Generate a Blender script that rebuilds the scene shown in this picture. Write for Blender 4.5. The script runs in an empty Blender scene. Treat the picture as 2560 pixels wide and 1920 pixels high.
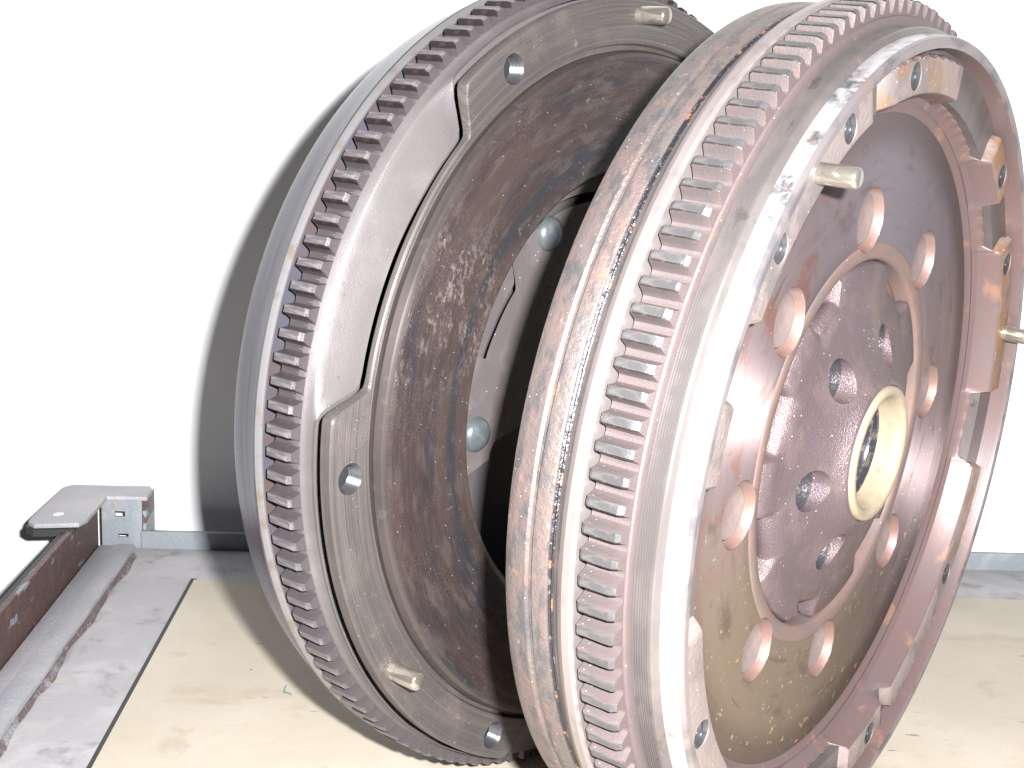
import bpy, bmesh, math, random
from mathutils import Vector, Matrix
random.seed(7)
PI = math.pi
R = math.radians
SC = bpy.context.scene
COL = SC.collection

# ---------------------------------------------------------------- camera
PITCH, YAW, ROLL, CAM_H, FPX = 0.213718, 0.037688, 0.038353, 0.246317, 3531.33
def cam_axes(p, y, r):
    f = Vector((math.sin(y)*math.cos(p), math.cos(y)*math.cos(p), -math.sin(p)))
    rt = Vector((math.cos(y), -math.sin(y), 0)); up = rt.cross(f)
    c, s = math.cos(r), math.sin(r)
    return rt*c + up*s, up*c - rt*s, f
rt, up, fw = cam_axes(PITCH, YAW, ROLL)
cd = bpy.data.cameras.new('camera'); cam = bpy.data.objects.new('camera', cd); COL.objects.link(cam)
M = Matrix((rt, up, -fw)).transposed().to_4x4(); M.translation = Vector((0, 0, CAM_H))
cam.matrix_world = M
cd.sensor_width = 36; cd.lens = FPX/2560*36; cd.clip_start = .01; cd.clip_end = 50
SC.camera = cam
SC.render.resolution_x, SC.render.resolution_y = 1024, 768

# ---------------------------------------------------------------- light: camera flash and a dim room
w = bpy.data.worlds.new('World'); SC.world = w; w.use_nodes = True
w.node_tree.nodes['Background'].inputs[0].default_value = (.84, .76, .92, 1)
w.node_tree.nodes['Background'].inputs[1].default_value = .07
ld = bpy.data.lights.new('flash', 'AREA'); ld.shape = 'RECTANGLE'; ld.size = .015; ld.size_y = .009
ld.energy = 15; ld.color = (1, .975, .965)
fl = bpy.data.objects.new('flash', ld); COL.objects.link(fl)
FP = Vector((.0325, -.008, .270))
fl.location = FP; fl.rotation_euler = (Vector((.10, .55, .11)) - FP).to_track_quat('-Z', 'Y').to_euler()
SC.view_settings.view_transform = 'Standard'; SC.view_settings.look = 'None'
SC.view_settings.exposure = 0; SC.view_settings.gamma = 1

# ---------------------------------------------------------------- materials
class NT:
    def __init__(s, name):
        s.m = bpy.data.materials.new(name); s.m.use_nodes = True; s.t = s.m.node_tree
        s.b = s.t.nodes['Principled BSDF']; s._v = {}
    def n(s, t, **k):
        x = s.t.nodes.new(t)
        for a, b in k.items(): setattr(x, a, b)
        return x
    def l(s, a, b): s.t.links.new(a, b)
    def math(s, op, a, b=None, c=None):
        x = s.n('ShaderNodeMath', operation=op)
        for i, v in enumerate((a, b, c)):
            if v is None: continue
            if isinstance(v, (int, float)): x.inputs[i].default_value = v
            else: s.l(v, x.inputs[i])
        return x.outputs[0]
    def co(s):
        if 'o' not in s._v: s._v['o'] = s.n('ShaderNodeTexCoord').outputs['Object']
        return s._v['o']
    def xyz(s):
        if 'x' not in s._v:
            q = s.n('ShaderNodeSeparateXYZ'); s.l(s.co(), q.inputs[0]); s._v['x'] = q.outputs
        return s._v['x']
    def rad(s):
        if 'r' not in s._v:
            x, y, z = s.xyz(); s._v['r'] = s.math('SQRT', s.math('ADD', s.math('MULTIPLY', x, x), s.math('MULTIPLY', y, y)))
        return s._v['r']
    def ringvec(s, kt, kr, kz):
        x, y, z = s.xyz(); r = s.math('ADD', s.rad(), 1e-5); q = s.n('ShaderNodeCombineXYZ')
        s.l(s.math('MULTIPLY', s.math('DIVIDE', x, r), kt), q.inputs[0])
        s.l(s.math('MULTIPLY', s.math('DIVIDE', y, r), kt), q.inputs[1])
        s.l(s.math('ADD', s.math('MULTIPLY', r, kr), s.math('MULTIPLY', z, kz)), q.inputs[2])
        return q.outputs[0]
    def scalevec(s, k):
        q = s.n('ShaderNodeVectorMath', operation='MULTIPLY'); s.l(s.co(), q.inputs[0]); q.inputs[1].default_value = k
        return q.outputs[0]
    def noise(s, vec, scale, detail=5, rough=.6, dist=0, seed=0):
        x = s.n('ShaderNodeTexNoise', noise_dimensions='4D'); s.l(vec, x.inputs['Vector'])
        x.inputs['Scale'].default_value = scale; x.inputs['Detail'].default_value = detail
        x.inputs['Roughness'].default_value = rough; x.inputs['Distortion'].default_value = dist
        x.inputs['W'].default_value = seed*1.7+.3
        return x.outputs[0]
    def ramp(s, v, lo, hi, a=0., b=1.):
        x = s.n('ShaderNodeMapRange', interpolation_type='SMOOTHSTEP'); s.l(v, x.inputs[0])
        for i, q in enumerate((lo, hi, a, b)): x.inputs[i+1].default_value = q
        return x.outputs[0]
    def mask(s, L):
        k = L[0]
        if k == 'n':   _, sc, lo, hi, sd = L; return s.ramp(s.noise(s.co(), sc, 6, .62, .3, sd), lo, hi)
        if k == 'r':   _, kt, kr, kz, lo, hi, sd = L; return s.ramp(s.noise(s.ringvec(kt, kr, kz), 1, 4, .6, 0, sd), lo, hi)
        if k == 's':   _, v, lo, hi, sd = L; return s.ramp(s.noise(s.scalevec(v), 1, 5, .6, 0, sd), lo, hi)
        if k == 'v':   # tiny specks
            _, sc, th, sd = L
            x = s.n('ShaderNodeTexVoronoi', feature='F1'); s.l(s.co(), x.inputs['Vector']); x.inputs['Scale'].default_value = sc
            d = s.ramp(x.outputs['Distance'], th, th*.5)
            c = s.n('ShaderNodeSeparateColor'); s.l(x.outputs['Color'], c.inputs[0])
            return s.math('MULTIPLY', d, s.ramp(c.outputs[0], sd, sd+.02))
        if k == 'R':   _, lo, hi = L; return s.ramp(s.rad(), lo, hi)           # by radius (wear zones of the turned part)
        if k == 'Z':   _, lo, hi = L; return s.ramp(s.xyz()[2], lo, hi)
        if k == 'D':   # side of the wheel: direction in its own plane, degrees
            _, deg, lo, hi = L; x, y, z = s.xyz(); r = s.math('ADD', s.rad(), 1e-5)
            d = s.math('DIVIDE', s.math('ADD', s.math('MULTIPLY', x, math.cos(R(deg))), s.math('MULTIPLY', y, math.sin(R(deg)))), r)
            return s.ramp(d, lo, hi)
        if k == '*':   return s.math('MULTIPLY', s.mask(L[1]), s.mask(L[2]))

def mat(name, base, rough=.5, metal=.0, layers=(), bumps=(), aniso=0, spec=.5, rlayers=()):
    s = NT(name); b = s.b
    cur = None
    def rgb(c):
        q = s.n('ShaderNodeRGB'); q.outputs[0].default_value = (*c, 1); return q.outputs[0]
    cur = rgb(base)
    for L, c, amt in layers:
        x = s.n('ShaderNodeMix', data_type='RGBA')
        m = s.mask(L)
        if amt != 1: m = s.math('MULTIPLY', m, amt)
        s.l(m, x.inputs[0]); s.l(cur, x.inputs[6]); x.inputs[7].default_value = (*c, 1); cur = x.outputs[2]
    s.l(cur, b.inputs['Base Color'])
    rv = None
    if rlayers:
        q = s.n('ShaderNodeValue'); q.outputs[0].default_value = rough; rv = q.outputs[0]
        for L, v in rlayers:
            x = s.n('ShaderNodeMix', data_type='FLOAT'); s.l(s.mask(L), x.inputs[0]); s.l(rv, x.inputs[2]); x.inputs[3].default_value = v; rv = x.outputs[0]
        s.l(rv, b.inputs['Roughness'])
    else: b.inputs['Roughness'].default_value = rough
    b.inputs['Metallic'].default_value = metal
    b.inputs['Specular IOR Level'].default_value = spec
    if aniso:
        b.inputs['Anisotropic'].default_value = aniso; b.inputs['Anisotropic Rotation'].default_value = .25
        tg = s.n('ShaderNodeTangent', direction_type='RADIAL', axis='Z'); s.l(tg.outputs[0], b.inputs['Tangent'])
    nrm = None
    for L, dist, st in bumps:
        x = s.n('ShaderNodeBump'); x.inputs['Distance'].default_value = dist; x.inputs['Strength'].default_value = st
        s.l(s.mask(L), x.inputs['Height'])
        if nrm: s.l(nrm, x.inputs['Normal'])
        nrm = x.outputs[0]
    if nrm: s.l(nrm, b.inputs['Normal'])
    return s.m

PINK = (.36, .215, .205); RUST = (.36, .13, .05); SALM = (.142, .088, .075); WHT = (.75, .72, .72); DUST = (.30, .235, .21)
MA = {}
# --- left wheel
MA['a_body'] = mat('bluish_turned_steel', (.135, .13, .148), .27, .7, [(('r', 3, 300, 260, .45, .62, 1), (.17, .17, .195), .7), (('r', 5, 700, 900, .5, .7, 2), (.07, .07, .085), .7), (('n', 90, .60, .68, 3), (.22, .14, .10), .7)],
    [(('r', 6, 0, 3000, .3, .7, 4), .00004, .5)], .5)
MA['tooth_shade'] = mat('painted_tooth_shadow', (.016, .013, .013), .4, 0, [(('n', 500, .56, .66, 128), (.06, .045, .04), .7)], [(('n', 1500, .3, .7, 129), .0001, .6)])  # near-black painted on tooth edges as the shadow line beneath each tooth
MA['a_root'] = mat('dull_tooth_gap', (.066, .058, .063), .38, .3, [(('n', 90, .45, .65, 135), (.085, .074, .078), .8), (('n', 420, .62, .70, 136), (.16, .11, .085), .6)], [(('n', 1500, .3, .7, 137), .00008, .5)])
MA['a_edge'] = mat('bright_worn_edge', (.20, .195, .20), .30, .5, [(('r', 20, 300, 300, .52, .64, 18), (.17, .14, .11), .8)])
MA['a_grime'] = mat('grimy_blued_groove', (.085, .085, .11), .35, .4, [(('r', 40, 0, 0, .45, .58, 19), (.10, .07, .06), .7)])
MA['a_gear'] = mat('mauve_dusty_steel', (.110, .100, .103), .42, .28, [(('n', 60, .4, .7, 5), (.145, .133, .137), .8), (('v', 900, .22, .97), (.5, .5, .5), .6), (('n', 200, .62, .7, 6), (.24, .14, .10), .7)], [(('n', 1500, .3, .7, 7), .00008, .5)])
MA['a_tip'] = mat('worn_tooth_steel', (.105, .10, .11), .38, .35, [(('s', (900, 900, 120), .48, .66, 8), (.21, .19, .19), .9), (('n', 300, .60, .68, 9), (.045, .04, .045), .8), (('n', 420, .64, .72, 19), (.30, .19, .14), .8)], [(('s', (1800, 1800, 300), .3, .7, 10), .00012, .6)])
MA['a_cover'] = mat('pale_pressed_steel', (.112, .103, .106), .44, .35, [(('n', 40, .45, .7, 11), (.15, .143, .147), .8), (('v', 420, .3, .93), (.07, .06, .06), .6), (('n', 700, .62, .70, 12), (.12, .105, .105), .7), (('v', 700, .2, .985), (.5, .5, .5), .6), (('n', 26, .52, .66, 36), (.10, .088, .094), .6)], [(('n', 1800, .3, .7, 13), .00006, .5)])
MA['a_ring'] = mat('turned_grey_iron', (.074, .067, .065), .42, .3, [(('r', 2, 900, 500, .45, .65, 14), (.108, .098, .095), .7), (('n', 50, .50, .70, 15), (.125, .105, .10), .7), (('v', 1100, .22, .96), (.5, .48, .47), .6), (('n', 160, .64, .7, 16), (.22, .15, .11), .7)],
    [(('r', .3, 5200, 0, .35, .65, 17), .00014, .85)], .45)
MA['a_fric'] = mat('scorched_friction_iron', (.032, .0225, .0215), .38, .25,
    [(('r', 2.2, 130, 0, .46, .62, 20), (.019, .019, .024), .85), (('r', 11, 1100, 0, .44, .64, 21), (.038, .030, .030), .85), (('*', ('D', 160, .5, .95), ('r', 1.6, 60, 0, .44, .60, 22)), (.050, .034, .030), .7),
     (('*', ('R', .0902, .0885), ('R', .0850, .0866)), (.020, .022, .027), .8), (('r', 7, 260, 0, .50, .64, 138), (.062, .050, .047), .6), (('*', ('R', .0830, .0805), ('n', 150, .42, .55, 37)), (.062, .046, .042), .8),
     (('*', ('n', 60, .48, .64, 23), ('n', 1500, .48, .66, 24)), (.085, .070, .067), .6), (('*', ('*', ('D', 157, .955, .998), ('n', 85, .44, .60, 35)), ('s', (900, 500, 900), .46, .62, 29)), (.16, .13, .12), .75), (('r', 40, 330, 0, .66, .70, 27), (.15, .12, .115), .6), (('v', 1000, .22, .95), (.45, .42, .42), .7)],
    [(('r', 1.5, 1500, 0, .3, .7, 25), .00008, .6), (('n', 1200, .3, .7, 26), .0001, .6)], .3, .5)
MA['a_lip'] = mat('brown_turned_edge', (.052, .043, .041), .36, .35, [(('r', 4, 500, 500, .45, .65, 28), (.034, .030, .030), .8), (('n', 200, .55, .66, 34), (.075, .06, .055), .6)], (), .4)
MA['a_plate'] = mat('pale_damper_plate', (0.0887, 0.0765, 0.0784), .5, .2, [(('n', 80, .45, .7, 30), (.125, .112, .114), .7), (('v', 800, .2, .93), (.6, .6, .6), .8)], [(('n', 2000, .3, .7, 31), .00005, .5)])
MA['steel'] = mat('bright_bolt_steel', (.085, .088, .098), .26, .7, [(('n', 300, .5, .7, 33), (.05, .052, .058), .7)])
MA['rivet'] = mat('blue_grey_rivet', (0.072, 0.0864, 0.0936), .34, .35, [(('n', 200, .5, .7, 32), (.13, .15, .16), .7)])
MA['pin'] = mat('polished_pin', (.42, .39, .34), .20, .85, [(('n', 400, .55, .7, 34), (.4, .36, .3), .7)])
MA['dark'] = mat('dark_steel', (.05, .045, .047), .7, 0)  # one even dark colour for the disc behind the damper plates
# --- right wheel
MA['b_rear'] = mat('rusty_grey_cover', (.11, .095, .092), .38, .35, [(('r', 9, 120, 200, .42, .62, 40), (.14, .102, .096), .85), (('r', 16, 60, 320, .48, .62, 41), (.062, .064, .07), .75), (('*', ('n', 60, .52, .64, 38), ('n', 300, .52, .62, 42)), (.24, .135, .085), .65), (('n', 480, .60, .70, 43), (.27, .225, .21), .6), (('v', 1100, .24, .95), (.6, .57, .57), .8)],
    [(('n', 500, .3, .7, 44), .00018, .7), (('n', 2200, .3, .7, 45), .00006, .6)])
MA['b_ledge'] = mat('flash_lit_ledge', (0.225, 0.1988, 0.195), .30, .45, [(('r', 20, 300, 300, .54, .66, 39), (.19, .16, .155), .8)], (), .3)  # lighter than the band: flash hitting the ledge face-on, put into the colour
MA['b_band'] = mat('pale_rusty_band', (.135, .12, .115), .36, .4, [(('r', 14, 200, 300, .48, .62, 46), (.095, .09, .092), .8), (('n', 110, .59, .68, 47), (.28, .15, .09), .7), (('n', 60, .5, .64, 48), (.22, .165, .155), .7), (('v', 1000, .25, .94), (.7, .68, .68), .8)],
    [(('r', 10, 500, 900, .3, .7, 49), .0001, .6)], .3)
MA['b_seam'] = mat('blued_weld_seam', (.028, .028, .034), .28, .5, [(('r', 60, 300, 900, .56, .66, 50), (.16, .15, .16), .7), (('r', 30, 100, 300, .58, .64, 51), (.30, .15, .09), .8)], [(('r', 70, 400, 900, .3, .7, 52), .00025, .8)])
MA['b_gear'] = mat('pink_dusty_steel', (.112, .088, .088), .44, .25, [(('n', 130, .45, .65, 53), (.095, .083, .086), .85), (('n', 220, .58, .66, 54), (.15, .09, .07), .6), (('v', 1100, .22, .97), (.75, .7, .7), .8)], [(('n', 1300, .3, .7, 55), .0001, .6)])
MA['b_tip'] = mat('grey_tooth_top', (.082, .082, .086), .34, .4, [(('s', (700, 700, 200), .5, .64, 56), (.13, .122, .12), .8), (('n', 420, .60, .70, 57), (.18, .135, .12), .6)], [(('n', 900, .3, .7, 58), .0001, .6)])
MA['b_groove'] = mat('grooved_grey_drum', (.115, .105, .105), .34, .5, [(('r', 8, 0, 120, .45, .62, 59), (.15, .135, .13), .7), (('*', ('r', 16, 0, 200, .56, .66, 60), ('D', 172, .97, .8)), (.055, .05, .05), .7), (('n', 210, .63, .70, 61), (.24, .15, .10), .6)], (), .3)
MA['b_drum'] = mat('worn_flash_lit_drum', (.62, .61, .63), .42, .74, [(('r', 7, 0, 500, .42, .62, 68), (.48, .475, .49), .6), (('*', ('D', 176, .96, .80), ('*', ('r', 9, 40, 60, .46, .58, 62), ('n', 260, .40, .60, 67))), (.085, .09, .10), .85), (('*', ('D', 176, .95, .75), ('n', 260, .58, .66, 63)), (.34, .26, .19), .75)],  # dark mottling left off the flash side, so the highlight is partly painted
    [(('r', 8, 0, 2200, .3, .7, 65), .00004, .5), (('n', 1600, .3, .7, 66), .00004, .3)], .75)
MA['b_lipface'] = mat('smooth_rim_face', (.24, .215, .22), .36, .6, [(('r', 10, 160, 0, .48, .62, 68), (.135, .13, .145), .85), (('n', 120, .58, .68, 69), (.30, .185, .15), .8)], (), .5)
MA['b_mount'] = mat('rusted_casting', (.215, .178, .172), .42, .25, [(('n', 60, .48, .60, 70), (.13, .115, .115), .8), (('*', ('D', 25, .35, .9), ('n', 70, .40, .56, 71)), (.20, .105, .05), .9), (('*', ('D', 98, .96, .995), ('n', 110, .42, .56, 99)), (.19, .115, .06), .7), (('v', 900, .3, .95), (.6, .55, .55), .7)],
    [(('n', 600, .35, .65, 72), .00012, .6)])
MA['b_rough'] = mat('rough_cast_edge', (.17, .12, .115), .36, .3, [(('n', 90, .5, .62, 96), (.15, .13, .13), .8), (('v', 800, .3, .75), (.8, .75, .75), .8)], [(('n', 700, .35, .65, 97), .0003, .8)])
MA['b_wall'] = mat('pink_turned_wall', (0.1232, 0.0833, 0.0816), .40, .3, [(('r', 5, 400, 400, .46, .62, 73), (.11, .09, .092), .8), (('n', 80, .56, .66, 74), (.25, .14, .10), .6)], [(('r', 2, 2000, 2000, .3, .7, 75), .00004, .5)], .4)
MA['b_fric'] = mat('heat_tinted_friction_iron', (.185, .147, .152), .56, .6,
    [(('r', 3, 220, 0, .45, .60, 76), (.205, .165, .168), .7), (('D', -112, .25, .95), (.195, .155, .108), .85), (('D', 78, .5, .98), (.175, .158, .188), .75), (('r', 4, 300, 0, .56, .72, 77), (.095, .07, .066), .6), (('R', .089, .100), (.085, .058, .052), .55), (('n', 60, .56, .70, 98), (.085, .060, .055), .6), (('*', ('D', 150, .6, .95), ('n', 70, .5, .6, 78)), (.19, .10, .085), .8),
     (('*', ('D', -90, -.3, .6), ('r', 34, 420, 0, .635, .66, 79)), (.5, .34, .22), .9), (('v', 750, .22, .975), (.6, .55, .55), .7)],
    [(('r', 1.5, 1500, 0, .3, .7, 80), .00003, .5)], .92)
MA['b_salm'] = mat('salmon_rust_pressing', SALM, .5, .15, [(('n', 90, .46, .62, 81), (.20, .13, .115), .8), (('n', 50, .50, .62, 82), (.14, .12, .123), .85), (('v', 800, .24, .95), (.9, .85, .8), .8)], [(('n', 1800, .3, .7, 83), .00006, .6)])
MA['b_ring'] = mat('dusty_pink_flat_ring', (.155, .105, .092), .5, .2, [(('r', 5, 300, 0, .44, .62, 130), (.125, .092, .085), .8), (('n', 50, .50, .62, 131), (.115, .098, .10), .85), (('v', 800, .22, .97), (.6, .55, .5), .7)], [(('n', 1800, .3, .7, 132), .00005, .5)], .4)
MA['b_dish'] = mat('pale_pink_rivet_dish', (.15, .118, .115), .34, .3, [(('n', 120, .45, .65, 84), (.185, .15, .145), .8)], [(('n', 1200, .3, .7, 85), .00005, .5)])
MA['b_hub'] = mat('dark_oiled_casting', (0.1003, 0.0765, 0.085), .33, .35, [(('n', 70, .46, .62, 86), (.14, .106, .108), .8), (('n', 120, .58, .68, 87), (.16, .10, .085), .7), (('v', 900, .24, .94), (.8, .78, .78), .8)],
    [(('n', 1500, .3, .7, 88), .00026, .6)])
MA['b_bore'] = mat('scraped_bore_steel', (0.06, 0.057, 0.066), .30, .5, [(('n', 180, .5, .62, 89), (.10, .07, .07), .9)], [(('n', 700, .3, .7, 90), .0002, .6)])
MA['b_oily'] = mat('oily_brown_recess', (.035, .018, .016), .2, .2, [(('v', 1300, .3, .85), (.5, .45, .5), .9)], [(('n', 900, .3, .7, 91), .0003, .8)])
MA['seal'] = mat('cream_plastic_bearing', (0.2232, 0.1891, 0.1364), .42, 0, [(('r', 5, 300, 500, .46, .62, 92), (.20, .155, .10), .7), (('n', 300, .62, .68, 93), (.16, .10, .06), .8)], [(('n', 900, .3, .7, 94), .00006, .6)])
MA['ball'] = mat('greasy_bearing_race', (.10, .10, .13), .2, .8, [(('n', 500, .5, .6, 95), (.3, .27, .22), .8)])
# --- bench
MA['grey'] = mat('blue_grey_worn_paint', (.27, .275, .30), .5, 0, [(('n', 30, .45, .65, 100), (.35, .335, .35), .8), (('n', 90, .60, .68, 101), (.40, .30, .24), .6), (('n', 60, .62, .70, 102), (.24, .25, .29), .7)], [(('n', 500, .3, .7, 103), .0002, .6)])
MA['grey2'] = mat('dusty_grey_sheet', (.30, .295, .31), .5, 0, [(('n', 25, .42, .62, 104), (.385, .38, .395), .8), (('n', 55, .52, .68, 105), (.19, .18, .185), .8), (('n', 120, .63, .70, 106), (.50, .36, .24), .6), (('n', 260, .66, .72, 107), (.22, .20, .22), .7)], [(('n', 500, .3, .7, 108), .00012, .5)])
MA['railblue'] = mat('blue_painted_rail_with_rust_run', (.185, .21, .23), .5, 0, [(('n', 40, .5, .66, 109), (.26, .28, .30), .8), (('n', 55, .555, .60, 110), (.28, .10, .05), .9)], [(('n', 400, .3, .7, 111), .0002, .6)])
MA['brown'] = mat('brown_rusted_rail_flaking_paint', (.085, .045, .04), .45, .1, [(('n', 120, .5, .62, 112), (.12, .065, .05), .8), (('s', (60, 22, 60), .57, .60, 113), (.24, .29, .32), .95), (('n', 150, .63, .68, 114), (.28, .11, .04), .8), (('v', 500, .25, .9), (.5, .45, .45), .7)], [(('n', 350, .3, .7, 115), .0006, .9)])
MA['flaky'] = mat('flaking_paint_over_rust', (.27, .27, .295), .5, 0, [(('s', (40, 26, 40), .40, .50, 125), (.11, .075, .07), .9), (('n', 300, .55, .65, 126), (.33, .32, .34), .7)], [(('n', 500, .3, .7, 127), .0006, .9)])
MA['wall'] = mat('white_plaster', (.80, .83, .85), .75, 0, [(('n', 12, .4, .7, 116), (.82, .83, .83), .6)], [(('n', 160, .3, .7, 117), .0002, .25)])
MA['board'] = mat('tan_hardboard', (.395, .352, .285), .62, 0, [(('n', 9, .42, .64, 118), (.455, .415, .35), .8), (('s', (12, 30, 12), .56, .68, 119), (.31, .265, .20), .6), (('n', 45, .58, .70, 124), (.30, .26, .205), .55), (('n', 1400, .52, .70, 133), (.33, .28, .21), .5), (('s', (45, 200, 45), .655, .68, 134), (.14, .12, .10), .8), (('n', 420, .60, .68, 123), (.40, .34, .27), .5), (('s', (30, 160, 30), .67, .71, 120), (.22, .19, .17), .75), (('n', 190, .71, .74, 121), (.10, .09, .09), .8), (('v', 60, .06, .86), (.12, .10, .10), .8)], [(('n', 600, .3, .7, 122), .00008, .5)])
MA['green'] = mat('green_thread', (.02, .22, .14), .5)
MA['chip'] = mat('pale_chip', (.85, .85, .85), .5)
MA['black'] = mat('painted_shade_black', (.02, .02, .02), .6)  # flat black that paints shade along the rack edges and board gap

# ---------------------------------------------------------------- mesh helpers
def finish(me, angle=32):
    for p in me.polygons: p.use_smooth = True
    me.set_sharp_from_angle(angle=R(angle)); return me
def link(name, me, mats, parent=None, loc=None):
    o = bpy.data.objects.new(name, me)
    for m in (mats if isinstance(mats, (list, tuple)) else [mats]):
        if len(me.materials) < (len(mats) if isinstance(mats, (list, tuple)) else 1): me.materials.append(MA[m])
    COL.objects.link(o)
    if parent: o.parent = parent
    if loc: o.location = loc
    return o
def polar(fn, n=288, a0=0, a1=360, closed=True, matfn=None):
    """surface swept round local Z; fn(deg) -> list of (r,u). closed: the profile is a loop"""
    full = abs(a1-a0-360) < 1e-6
    V, F, MI = [], [], []
    m = None; steps = n if full else n+1
    for i in range(steps):
        d = a0+(a1-a0)*i/n; p = fn(d); m = len(p)
        c, s = math.cos(R(d)), math.sin(R(d))
        V += [(r*c, r*s, u) for r, u in p]
    for i in range(n):
        j = (i+1) % steps
        for k in range(m if closed else m-1):
            k2 = (k+1) % m
            F.append((i*m+k, j*m+k, j*m+k2, i*m+k2)); MI.append(matfn(k) if matfn else 0)
    if not full and closed:
        F.append(tuple(range(m))[::-1]); F.append(tuple((steps-1)*m+k for k in range(m))); MI += [0, 0]
    me = bpy.data.meshes.new('mesh'); me.from_pydata(V, [], F); me.update()
    if matfn: me.polygons.foreach_set('material_index', MI)
    bm = bmesh.new(); bm.from_mesh(me); bmesh.ops.recalc_face_normals(bm, faces=bm.faces); bm.to_mesh(me); bm.free()
    return me
def lathe(prof, n=288, **k): return polar(lambda d: prof, n, **k)
def disc_lathe(prof, n=48):
    """open profile that starts and ends on the axis"""
    V, F = [], []; m = len(prof)
    for i in range(n):
        a = 2*PI*i/n
        V += [(r*math.cos(a), r*math.sin(a), u) for r, u in prof]
    for i in range(n):
        j = (i+1) % n
        for k in range(m-1): F.append((i*m+k, j*m+k, j*m+k+1, i*m+k+1))
    me = bpy.data.meshes.new('mesh'); me.from_pydata(V, [], F); me.update()
    bm = bmesh.new(); bm.from_mesh(me); bmesh.ops.remove_doubles(bm, verts=bm.verts, dist=1e-6)
    bmesh.ops.recalc_face_normals(bm, faces=bm.faces); bm.to_mesh(me); bm.free(); return me
def cutter(items):
    """cylinders (x,y,z0,z1,r,r_top)"""
    bm = bmesh.new()
    for x, y, z0, z1, r, r2 in items:
        bmesh.ops.create_cone(bm, cap_ends=True, segments=40, radius1=r, radius2=r2, depth=z1-z0, matrix=Matrix.Translation((x, y, (z0+z1)/2)))
    me = bpy.data.meshes.new('c'); bm.to_mesh(me); bm.free(); return me
def cut(me, cm, mats=()):
    for m_ in mats: me.materials.append(MA[m_])
    a = bpy.data.objects.new('a', me); b = bpy.data.objects.new('b', cm); COL.objects.link(a); COL.objects.link(b)
    md = a.modifiers.new('b', 'BOOLEAN'); md.object = b; md.operation = 'DIFFERENCE'; md.solver = 'EXACT'
    dg = bpy.context.evaluated_depsgraph_get(); dg.update()
    r = bpy.data.meshes.new_from_object(a.evaluated_get(dg))
    if not mats: r.materials.clear()
    bpy.data.objects.remove(a); bpy.data.objects.remove(b); return r
def pol(r, deg): return r*math.cos(R(deg)), r*math.sin(R(deg))
def tag(o, label, cat, group=None):
    o['label'] = label; o['category'] = cat
    if group: o['group'] = group
def sm(x): x = max(0, min(1, x)); return x*x*(3-2*x)
def win(d, c, half, soft):
    """1 inside c+-half degrees, soft edge"""
    e = abs((d-c+180) % 360-180); return 1-sm((e-half)/soft)
def wheel_root(name, c, az, el):
    a = Vector((math.cos(az)*math.cos(el), -math.sin(az)*math.cos(el), math.sin(el)))
    s = Vector((0, 0, 1)).cross(a).normalized(); u = a.cross(s)
    o = bpy.data.objects.new(name, None); o.empty_display_size = .02; COL.objects.link(o)
    m = Matrix((s, u, a)).transposed().to_4x4(); m.translation = Vector(c)
    return o, m
def tooth_mesh(n, rt_, rr, u0, u1, top, base, seed=0, shade_faces=(7, 8)):
    p = 360/n; h = rt_-rr; rnd = random.Random(seed); ch = .0006+rnd.uniform(0, .0005); wl_, wr_ = rnd.uniform(.93, 1.05), rnd.uniform(.93, 1.05)
    prof = [(-.5, rr), (-.42, rr+.0001), (-.365, rr+h*.05), (-.315, rr+h*.20), (-.255, rr+h*.55), (-.20, rt_-h*.06), (-.18, rt_),
            (.155, rt_), (.205, rt_-h*.09), (.255, rr+h*.55), (.315, rr+h*.20), (.365, rr+h*.05), (.42, rr+.0001), (.5, rr)]
    prof = [(a*(wl_ if a < 0 else wr_) if abs(a) < .3 else a, r-(rnd.uniform(0, .00025) if r >= rt_-h*.07 else 0)) for a, r in prof]
    bot = [(.5, rr-.002), (-.5, rr-.002)]
    loop = prof+bot; V, F, MI = [], [], []
    def P(a, r, u): return (r*math.cos(R(a*p)), r*math.sin(R(a*p)), u)
    def inset(a, r): k = ch*.8*max(0, (r-rr)/h); return (a*(1-.06*max(0, (r-rr)/h)) if r > rr else a, r-k)
    rings = [(u0, True), (u0+ch, False), (u0+(u1-u0)*.35, False), (u0+(u1-u0)*.68, False), (u1-ch*1.4, False), (u1, True)]
    for u, ins in rings:
        for a, r in loop:
            if ins: a, r = inset(a, r)
            if r > rr+h*.5: r -= rnd.uniform(0, .00018); a += rnd.uniform(-.008, .008)
            V.append(P(a, r, u))
    m = len(loop)
    for k in range(5):
        for i in range(m):
            j = (i+1) % m
            F.append((k*m+i, k*m+j, (k+1)*m+j, (k+1)*m+i)); MI.append(2 if i in shade_faces else (0 if i in (5, 6, 7) else 1))  # third slot: faces coloured dark as painted tooth shadow
    F.append(tuple(range(m))[::-1]); F.append(tuple(5*m+i for i in range(m))); MI += [1, 1]
    me = bpy.data.meshes.new('tooth'); me.from_pydata(V, [], F); me.materials.append(MA[top]); me.materials.append(MA[base]); me.materials.append(MA['tooth_shade'])
    me.polygons.foreach_set('material_index', MI); me.update()
    bm = bmesh.new(); bm.from_mesh(me); bmesh.ops.recalc_face_normals(bm, faces=bm.faces); bm.to_mesh(me); bm.free()
    return finish(me, 28)
def teeth(parent, mk, n, phase):
    ms = [mk(k) for k in range(14)]; rnd = random.Random(n)
    for i in range(n):
        t = bpy.data.objects.new('tooth', rnd.choice(ms)); COL.objects.link(t); t.parent = parent
        t.rotation_euler = (0, 0, R(phase+i*360/n)+random.uniform(-.0004, .0004))
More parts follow.
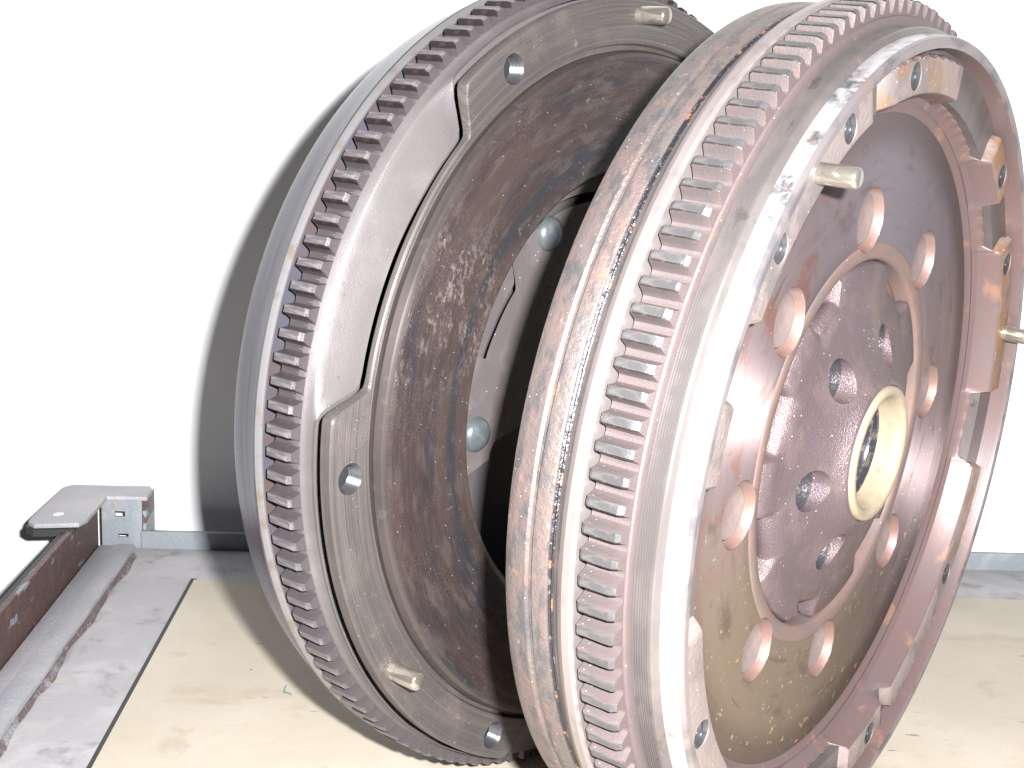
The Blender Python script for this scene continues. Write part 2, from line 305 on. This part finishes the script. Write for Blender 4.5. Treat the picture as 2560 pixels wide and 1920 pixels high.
def thread_mesh(r=.0043, depth=.0046, pitch=.00125):
    prof = [(r+.0001, 0), (r-.0002, -.0004)]; u = -.0004
    while u > -depth:
        prof += [(r-.0009, u-pitch*.62), (r-.0002, u-pitch)]; u -= pitch
    prof += [(r*.8, -depth-.0004), (.0003, -depth-.0004)]
    return lathe(prof, 40, closed=False)
def pin_mesh(r=.0029, L=.0115):
    return disc_lathe([(0, -.004), (r, -.004), (r, L*.18), (r*.985, L*.2), (r, L*.22), (r, L-.0012), (r*.9, L-.0004), (r*.72, L-.00005), (0, L)], 40)

# ================================================================ LEFT FLYWHEEL
A, MAT_A = wheel_root('flywheel', (.045992, .491697, .139974), .735217, -.022709)
tag(A, 'cleaner grey flywheel standing behind at the left, with an open centre hole', 'flywheel', 'flywheels standing on the board')
me = lathe([(.131, -.0335), (.1332, -.0325), (.1345, -.0295), (.1362, -.0240), (.1378, -.0185), (.1388, -.0170), (.1387, -.0163), (.1376, -.0145), (.1370, -.0146), (.130, -.0148), (.110, -.0148), (.110, -.0335)], 360, matfn=lambda k: {6: 1, 7: 1, 8: 2, 9: 2}.get(k, 0))
link('rear_housing', finish(me), ['a_body', 'a_edge', 'a_grime'], A)
me = lathe([(.110, -.0100), (.1345, -.0107), (.1355, -.0105), (.1357, -.0008), (.1350, -.0012), (.1346, -.0040), (.110, -.0040)], 360)
g = link('ring_gear', finish(me), 'a_gear', A)
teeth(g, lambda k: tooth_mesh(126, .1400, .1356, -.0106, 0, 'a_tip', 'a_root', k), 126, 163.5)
# pressed cover: bulges more in the three pockets beside the waists
WA = [152, 32, -88]
def wa(d): return max(win(d, c, 17.5, 7) for c in WA)

def ro(d): return .1335-.0131*max(win(d, c, 19.2, 4.6) for c in WA)
def cov(d):
    k = wa(d); i = ro(d)+.0011-.0006*k; top = .0050+.0022*k; w_ = .1344-i
    return [(.1358, -.0010), (.1357, 0), (.1352, .0005), (.1347, .0028), (.1345-.0004*k, .0046-.0014*k), (i+w_*.8, .0048-.0008*k), (i+w_*.5, .0049+.0005*k), (i+w_*.25, .0050+.0015*k), (i+.00015, top), (i, top-.0008), (i, -.0030), (.1358, -.0030)]
link('pressed_cover', finish(polar(cov, 360), 50), 'a_cover', A)
def plate(d):
    o = ro(d)
    b = .0057+.0020*wa(d)
    return [(o-.0008, b), (o, b+.0005), (o, .0099), (o-.0006, .0105), (.1196, .0105), (.1190, .0104), (.1184, .0086), (.1166, .0086), (.1160, .0056)]
me = polar(plate, 720)
HA = [120, -176.4, -116, 60, 0, -60]
cyl = [(*pol(.1258, a), -.01, .02, .00475, .00475) for a in HA]+[(*pol(.1286, a), .0100, .012, .0042, .0042) for a in (90, -145, -30)]
me = cut(me, cutter(cyl[:6]))
link('bolt_ring', finish(me), 'a_ring', A)
tm = finish(thread_mesh(.00475), 60)
for a in HA:
    x, y = pol(.1258, a); link('threaded_hole', tm, 'steel', A, (x, y, .01045))
pm = finish(pin_mesh(), 40)
for a in (90, -145, -30):
    x, y = pol(.1284, a); link('dowel_pin', pm, 'pin', A, (x, y, .0105))
me = lathe([(.1167, .0050), (.1167, .0092), (.1170, .0108), (.1160, .0130), (.1146, .0139), (.1120, .0141), (.0815, .0141), (.0803, .0139), (.0790, .0128), (.0778, .0112), (.0775, .0092), (.0775, .0050)], 360,
    matfn=lambda k: 1 if k in (0, 1, 2, 3) else 0)
link('friction_ring', finish(me), ['a_fric', 'a_lip'], A)
# damper plates seen through the hole
def inner_edge(d):
    d = d % 360
    if d < 128: return .0655
    if d < 137: return .0655-.0113*sm((d-129)/8)
    return .0542+.0008*sm((d-150)/14)
me = polar(lambda d: [(inner_edge(d)+.0032, -.0036), (inner_edge(d)+.0032, -.0026), (.0930, -.0026), (.0930, -.0036)], 200, 20, 166)
link('damper_plate', finish(me), 'a_plate', A)
me = polar(lambda d: [(.030, -.0038), (.030, -.0026), (inner_edge(d)-.0002, -.0026), (inner_edge(d)-.0002, -.0038)], 200, 60, 196)
link('inner_damper_plate', finish(me), 'a_plate', A)
me = polar(lambda d: [(.0440+.010*sm((d-188)/12), -.0030), (.0440+.010*sm((d-188)/12), -.0016), (.0930, -.0016), (.0930, -.0030)], 40, 163.5, 200)
link('riveted_tab', finish(me), 'a_plate', A)
rv = finish(disc_lathe([(0, 0), (.0060, 0), (.0057, .0012), (.0045, .0024), (.0025, .0031), (0, .0033)], 40), 60)
for r_, a, u_ in ((.0588, 188.5, -.0016), (.0606, 114, -.0026)):
    x, y = pol(r_, a); link('rivet', rv, 'rivet', A, (x, y, u_))
me = lathe([(.006, -.016), (.006, -.0145), (.096, -.0145), (.110, -.012), (.110, -.016)], 120)
link('backing_disc', finish(me), 'dark', A)
A.matrix_world = MAT_A

# ================================================================ RIGHT FLYWHEEL
B, MAT_B = wheel_root('flywheel', (.122005, .428879, .136682), .653544, -.059296)
tag(B, 'rusty pink-brown flywheel in front at the right with a cream ring in its hub', 'flywheel', 'flywheels standing on the board')
me = lathe([(.060, -.0345), (.1290, -.0358), (.1318, -.0357), (.1327, -.0352), (.1333, -.0340), (.1335, -.0328), (.13365, -.0322), (.1338, -.0285), (.13335, -.0276), (.13335, -.0268), (.1339, -.0262), (.1339, -.0222), (.1337, -.0217), (.1325, -.0213), (.060, -.0213)], 360)
link('rear_cover', finish(me, 24), 'b_rear', B)
me = lathe([(.120, -.0217), (.1331, -.0217), (.1334, -.0214), (.1331, -.0209), (.1334, -.0204), (.1331, -.0200), (.120, -.0200)], 360)
link('weld_seam', finish(me, 24), 'b_seam', B)
me = lathe([(.120, -.0202), (.1329, -.0202), (.1335, -.0198), (.1339, -.0190), (.1350, -.0176), (.1354, -.0172), (.1360, -.0160), (.1364, -.0154), (.1364, -.0132), (.1361, -.0126), (.1355, -.0123), (.1300, -.0122), (.120, -.0122)], 360, matfn=lambda k: 1 if k in (5, 6, 7, 8, 9, 10, 11) else 0)
link('housing_shoulder', finish(me, 24), ['b_band', 'b_ledge'], B)
me = lathe([(.110, -.0090), (.1310, -.0108), (.1321, -.0106), (.1321, -.0010), (.1316, .0006), (.1300, .0011), (.1285, .0009), (.110, .0009)], 360)
g = link('ring_gear', finish(me), 'b_gear', B)
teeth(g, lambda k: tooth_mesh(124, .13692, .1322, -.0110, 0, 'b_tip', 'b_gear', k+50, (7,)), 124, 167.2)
pf = [(.110, .0005), (.1290, .0008)]
u_ = .0012
for k in range(6): pf += [(.1290, u_), (.12865, u_+.00014), (.12865, u_+.0003), (.1290, u_+.00044)]; u_ += .00072
pf += [(.1290, .0062), (.1287, .0068), (.1274, .0078), (.110, .0078)]
link('grooved_band', finish(lathe(pf, 360), 20), 'b_groove', B)
me = lathe([(.1240, .0004), (.1270, .0072), (.12725, .0080), (.12718, .0130), (.1268, .0140), (.1262, .0143), (.1243, .0143), (.1236, .0138), (.1234, .0125), (.1234, .0004)], 360,
    matfn=lambda k: 1 if k in (3, 4, 5, 6) else (2 if k in (7, 8) else 0))
link('outer_drum', finish(me, 24), ['b_drum', 'b_lipface', 'b_wall'], B)
HB = [142, 120, 98, 46, 26, -72, -35, -150]
BLK = [(79, 104, 1.2, 8), (113, 151, 3, 1.5), (42, 53, 1.0, 2), (1, 30, 1.0, 1.5), (-62, -14, 4, 1.5), (-81, -67, 1.0, 3), (-166, -137, 4, 4), (163, 173, 2, 2), (-120, -98, 2, 2)]
def boss(d):
    m = 0
    for a, b, sa, sb in BLK:
        c = (a+b)/2; e = (d-c+180) % 360-180; h = (b-a)/2
        m = max(m, 1-sm((e-h)/sb) if e > 0 else 1-sm((-e-h)/sa))
    return m
def mount(d):
    k = boss(d); rough = .00025*math.sin(d*1.9)+.0002*math.sin(d*5.3+1)
    h = .0048+.0062*k+rough*(1-k); o = .1158+.0056*k+rough; i = .1098+.0008*k
    return [(i-.0030, -.002), (i-.0032, .0010), (i-.0014, .0024), (i-.0004, h-.0010), (i+.0001, h-.0002), (i+.0006, h), (o-.0008, h), (o-.0001, h-.0006), (o+.0006, .001), (o+.0006, -.002)]
me = cut(polar(mount, 720, matfn=lambda k: 1 if k in (0, 1, 2, 3) else (2 if k in (6, 7) else 0)), cutter([(*pol(.1161, a), -.01, .03, .0041, .0041) for a in HB]), ['b_mount', 'b_wall', 'b_rough'])
link('mounting_ring', finish(me, 40), ['b_mount', 'b_wall', 'b_rough'], B)
tmb = finish(thread_mesh(.0041, .0046), 60)
for a in HB:
    x, y = pol(.1161, a); link('threaded_hole', tmb, 'steel', B, (x, y, .0108))
me = lathe([(.1040, -.003), (.1040, -.0002), (.1050, .0003), (.1062, .0012), (.1068, .0012), (.1240, .0006), (.1240, -.003)], 360)
link('recess_floor', finish(me), 'b_wall', B)
pmb = finish(pin_mesh(.0029, .0120), 40)
for a in (130, 12, -100):
    x, y = pol(.1170, a); link('dowel_pin', pmb, 'pin', B, (x, y, .0104))
# friction plate with rivet access holes
OV = [-175+45*k for k in range(8)]
me = lathe([(.0640, -.0040), (.0640, -.0004), (.0650, 0), (.0700, .0002), (.0900, .0002), (.1030, .0001), (.1042, -.0003), (.1042, -.0040)], 360)
me = cut(me, cutter([(*pol(.0722, a), -.012, .01, .0101, .0101) for a in OV]))
link('friction_plate', finish(me, 30), 'b_fric', B)
me = lathe([(.054, -.0095), (.054, -.0080), (.098, -.0080), (.098, -.0095)], 200)
link('spring_cover', finish(me), 'b_salm', B)
sl = finish(lathe([(.0098, -.0078), (.0103, -.0078), (.0103, -.0003), (.0100, .0000), (.0098, -.0004)], 48), 40)
dm = finish(disc_lathe([(0, -.0040), (.0030, -.0040), (.0050, -.0034), (.0064, -.0026), (.0074, -.0021), (.0078, -.0022), (.0081, -.0028), (.0081, -.0080), (0, -.0080)], 48), 40)
for a in OV:
    x, y = pol(.0722, a)
    s_ = link('rivet_pocket', sl, 'b_salm', B, (x, y, 0)); link('rivet_head', dm, 'b_dish', s_)
me = lathe([(.0590, -.0062), (.0590, -.0012), (.0595, -.0004), (.0602, .0001), (.0638, .0002), (.0646, -.0001), (.0651, -.0008), (.0651, -.0062)], 288)
me = cut(me, cutter([(*pol(.0722, a), -.012, .01, .0101, .0101) for a in OV]))
link('centre_ring', finish(me, 40), 'b_ring', B)
# hub flange: lobed edge, coned up to a neck
NO = [(121, 8), (163, 9), (-157, 9), (-103, 7), (59, 11), (8, 9), (-50, 9)]
def rh(d): return .0588-.0068*max(win(d, c, h, 3.0) for c, h in NO)
def hub(d):
    o = rh(d); w_ = .0003*math.sin(R(6*(d-12)))
    return [(o-.0012, -.0060), (o, -.0042), (o-.0002, -.0018), (o-.0012, -.0006), (.0500, .0002+w_), (.0440, .0014+w_), (.0380, .0030+w_), (.0330, .0048), (.0290, .0066), (.0262, .0082), (.0243, .0096), (.0233, .0106), (.0226, .0110), (.0219, .0110), (.0217, .0100), (.0217, -.0060)]
me = polar(hub, 480)
HH = [72, 131, 192, 252, 312, 12]
me = cut(me, cutter([(*pol(.0335, a), -.03, .03, .0066, .0066) for a in HH]))
link('hub_flange', finish(me, 50), 'b_hub', B)
bo = finish(lathe([(.0063, -.0098), (.0070, -.0098), (.0070, .0016), (.0066, .0016), (.0064, -.0010), (.0063, -.0030)], 40), 60)
for i, a in enumerate(HH):
    x, y = pol(.0335, a); link('bolt_hole_sleeve', bo, 'b_bore', B, (x, y, 0))
me = disc_lathe([(0, -.0100), (.0560, -.0100), (.0560, -.0125), (0, -.0125)], 96)
link('crank_face_plate', finish(me), 'b_oily', B)
me = lathe([(.0470, -.0072), (.0600, -.0068), (.0600, -.0085), (.0470, -.0085)], 200)
link('retainer_ring', finish(me), 'b_salm', B)
me = lathe([(.0216, .0090), (.0217, .0112), (.0213, .0121), (.0206, .0125), (.0192, .0124), (.0184, .0119), (.0180, .0110), (.0178, .0080), (.0178, .0040), (.0216, .0040)], 120)
link('seal_ring', finish(me, 50), 'seal', B)
me = lathe([(.0190, .0040), (.0176, .0040), (.0172, .0036), (.0172, .0026), (.0162, .0022), (.0158, .0012), (.0158, -.0020), (.0166, -.0024), (.0160, -.0050), (.0150, -.0060), (.0150, -.0095), (.0190, -.0095)], 100)
br = link('pilot_bearing', finish(me, 40), 'ball', B)
B.matrix_world = MAT_B

# ================================================================ BENCH, WALL
def box_bm(bm, x0, x1, y0, y1, z0, z1, bev=0, jag=None):
    q = bmesh.ops.create_cube(bm, size=1, matrix=Matrix.Translation(((x0+x1)/2, (y0+y1)/2, (z0+z1)/2)) @ Matrix.Diagonal((x1-x0, y1-y0, z1-z0, 1)))
    if bev: bmesh.ops.bevel(bm, geom=list({e for v in q['verts'] for e in v.link_edges}), offset=bev, segments=2, affect='EDGES', profile=.6)
def box(name, m, *a, parent=None, bev=0):
    bm = bmesh.new(); box_bm(bm, *a, bev=bev); me = bpy.data.meshes.new(name); bm.to_mesh(me); bm.free()
    return link(name, finish(me, 40), m, parent)
def prism(name, m, pts, z0, z1, parent=None, bev=0):
    bm = bmesh.new(); vs = [bm.verts.new((x, y, z0)) for x, y in pts]; f = bm.faces.new(vs)
    e = bmesh.ops.extrude_face_region(bm, geom=[f]); bmesh.ops.translate(bm, vec=(0, 0, z1-z0), verts=[v for v in e['geom'] if isinstance(v, bmesh.types.BMVert)])
    bmesh.ops.recalc_face_normals(bm, faces=bm.faces)
    if bev: bmesh.ops.bevel(bm, geom=list(bm.edges), offset=bev, segments=2, affect='EDGES', profile=.6)
    me = bpy.data.meshes.new(name); bm.to_mesh(me); bm.free(); return link(name, finish(me, 40), m, parent)

wl = box('wall', 'wall', -1.6, 1.8, .747, .80, -1.0, 1.6); wl['kind'] = 'structure'
T = bpy.data.objects.new('metal_rack', None); COL.objects.link(T); T.location = (-.15, .70, 0)
tag(T, 'grey painted steel rack frame with rusty side rail holding the board', 'rack')
off = Vector((.15, -.70, 0))
def under(o): o.parent = T; o.location = off; return o
def wav_strip(name, m, x0, x1, y0, y1, z0, z1, amp, seed, bev_l=.0):
    """long strip whose right edge is ragged (rust eaten)"""
    rnd = random.Random(seed); n = 90; V, F = [], []
    for i in range(n+1):
        y = y0+(y1-y0)*i/n; e = x1+rnd.uniform(-amp, amp)+amp*1.5*math.sin(y*95)
        V += [(x0, y, z0), (x0, y, z1*.7), (x0+(x1-x0)*.25, y, z1), (x0+(x1-x0)*.6, y, z1), (e-.0012, y, z1*.8), (e, y, z0)]
    for i in range(n):
        for k in range(5): a = i*6+k; F.append((a, a+1, a+7, a+6))
    me = bpy.data.meshes.new(name); me.from_pydata(V, [], F); me.update(); return link(name, finish(me, 50), m)
under(box('tray_sheet', 'grey2', -.1850, .75, -.15, .7085, -.0045, -.0015))
under(box('side_rail', 'brown', -.1885, -.1855, -.10, .7080, -.020, .0235, bev=.0006))
under(box('side_rail_flange', 'grey', -.1850, -.1772, -.10, .7070, -.0014, .0004, bev=.0003))
under(wav_strip('edge_angle', 'grey', -.1768, -.1650, -.10, .7060, -.0014, .0016, .0003, 4))
under(wav_strip('rusted_edge', 'flaky', -.1652, -.1632, -.10, .6950, -.0014, .0009, .0007, 9))
under(box('gap_shade_strip', 'black', -.1292, -.1262, -.15, .6630, -.0014, -.0004))  # black strip added to paint the shade in the gap beside the board
under(box('back_rail', 'railblue', -.1640, .75, .7090, .7120, -.012, .0078, bev=.0006))
pr = under(box('corner_post', 'railblue', -.1850, -.1640, .7125, .7145, -.10, .0236, bev=.0003))
bm = bmesh.new(); box_bm(bm, -.1782, -.1728, .70, .73, .0142, .0172); box_bm(bm, -.1764, -.1712, .70, .73, .0030, .0050)
cm = bpy.data.meshes.new('c'); bm.to_mesh(cm); bm.free(); me = cut(pr.data, cm)
me.materials.append(MA['railblue']); pr.data = finish(me, 40)
under(box('post_flange', 'brown', -.1638, -.1618, .7125, .7330, -.10, .0236, bev=.0003))
cap = under(prism('corner_cap', 'grey', [(-.2078, .6640), (-.2085, .6700), (-.2075, .7240), (-.2040, .7286), (-.1633, .7299), (-.1606, .7231), (-.1606, .7100), (-.1812, .7090), (-.1812, .6720), (-.1834, .6640), (-.2040, .6604)], .0240, .0262, bev=.0003))
under(prism('paint_chip', 'chip', [(-.1985, .6745), (-.1962, .6752), (-.1945, .6770), (-.1958, .6766), (-.1972, .6772)], .0263, .0271))
under(prism('cap_shade_skirt', 'black', [(-.2092, .6640), (-.2092, .7240), (-.1990, .7240), (-.1990, .6650), (-.1850, .6640), (-.1850, .6610), (-.2040, .6585)], .0205, .0238))  # black piece added as the shaded cap edge and its shadow
under(box('rail_shade_strip', 'black', -.1915, -.1887, -.10, .7080, -.020, .0225))  # black strip added as painted shadow along the back of the rail
under(box('lower_post_flange', 'brown', -.2040, -.2022, .690, .7120, -.10, .0238, bev=.0003))

bd = prism('board', 'board', [(-.1272, -.15), (.60, -.15), (.60, .6612), (-.1272, .6602)], -.0003, .0001)
tag(bd, 'tan hardboard sheet that both flywheels stand on', 'board')
# green thread lying on the board
def tube(name, pts, r, m):
    bm = bmesh.new(); n = 8; prev = None
    for i, p in enumerate(pts):
        d = (Vector(pts[min(i+1, len(pts)-1)])-Vector(pts[max(i-1, 0)])).normalized(); a = d.cross(Vector((0, 0, 1))).normalized(); b = d.cross(a)
        ring = [bm.verts.new(Vector(p)+a*r*math.cos(2*PI*k/n)+b*r*math.sin(2*PI*k/n)) for k in range(n)]
        if prev:
            for k in range(n): bm.faces.new((prev[k], prev[(k+1) % n], ring[(k+1) % n], ring[k]))
        else: bm.faces.new(ring[::-1])
        prev = ring
    bm.faces.new(prev); me = bpy.data.meshes.new(name); bm.to_mesh(me); bm.free(); return link(name, finish(me, 60), m)
def ground(px, py, z=0):
    d = rt*((px-1280)/FPX)+up*(-(py-960)/FPX)+fw; t = (z-CAM_H)/d.z; return Vector((0, 0, CAM_H))+d*t
g0 = ground(715, 1721); g1 = ground(709, 1731); g2 = ground(728, 1738)
th = tube('thread', [g0+Vector((0, 0, .0012)), g0.lerp(g1, .6)+Vector((0, 0, .0007)), g1+Vector((0, 0, .0004)), g1.lerp(g2, .5)+Vector((0, 0, .0005)), g2+Vector((0, 0, .0004))], .00025, 'green')
tag(th, 'tiny bent green thread lying on the tan board left of the wheels', 'thread')
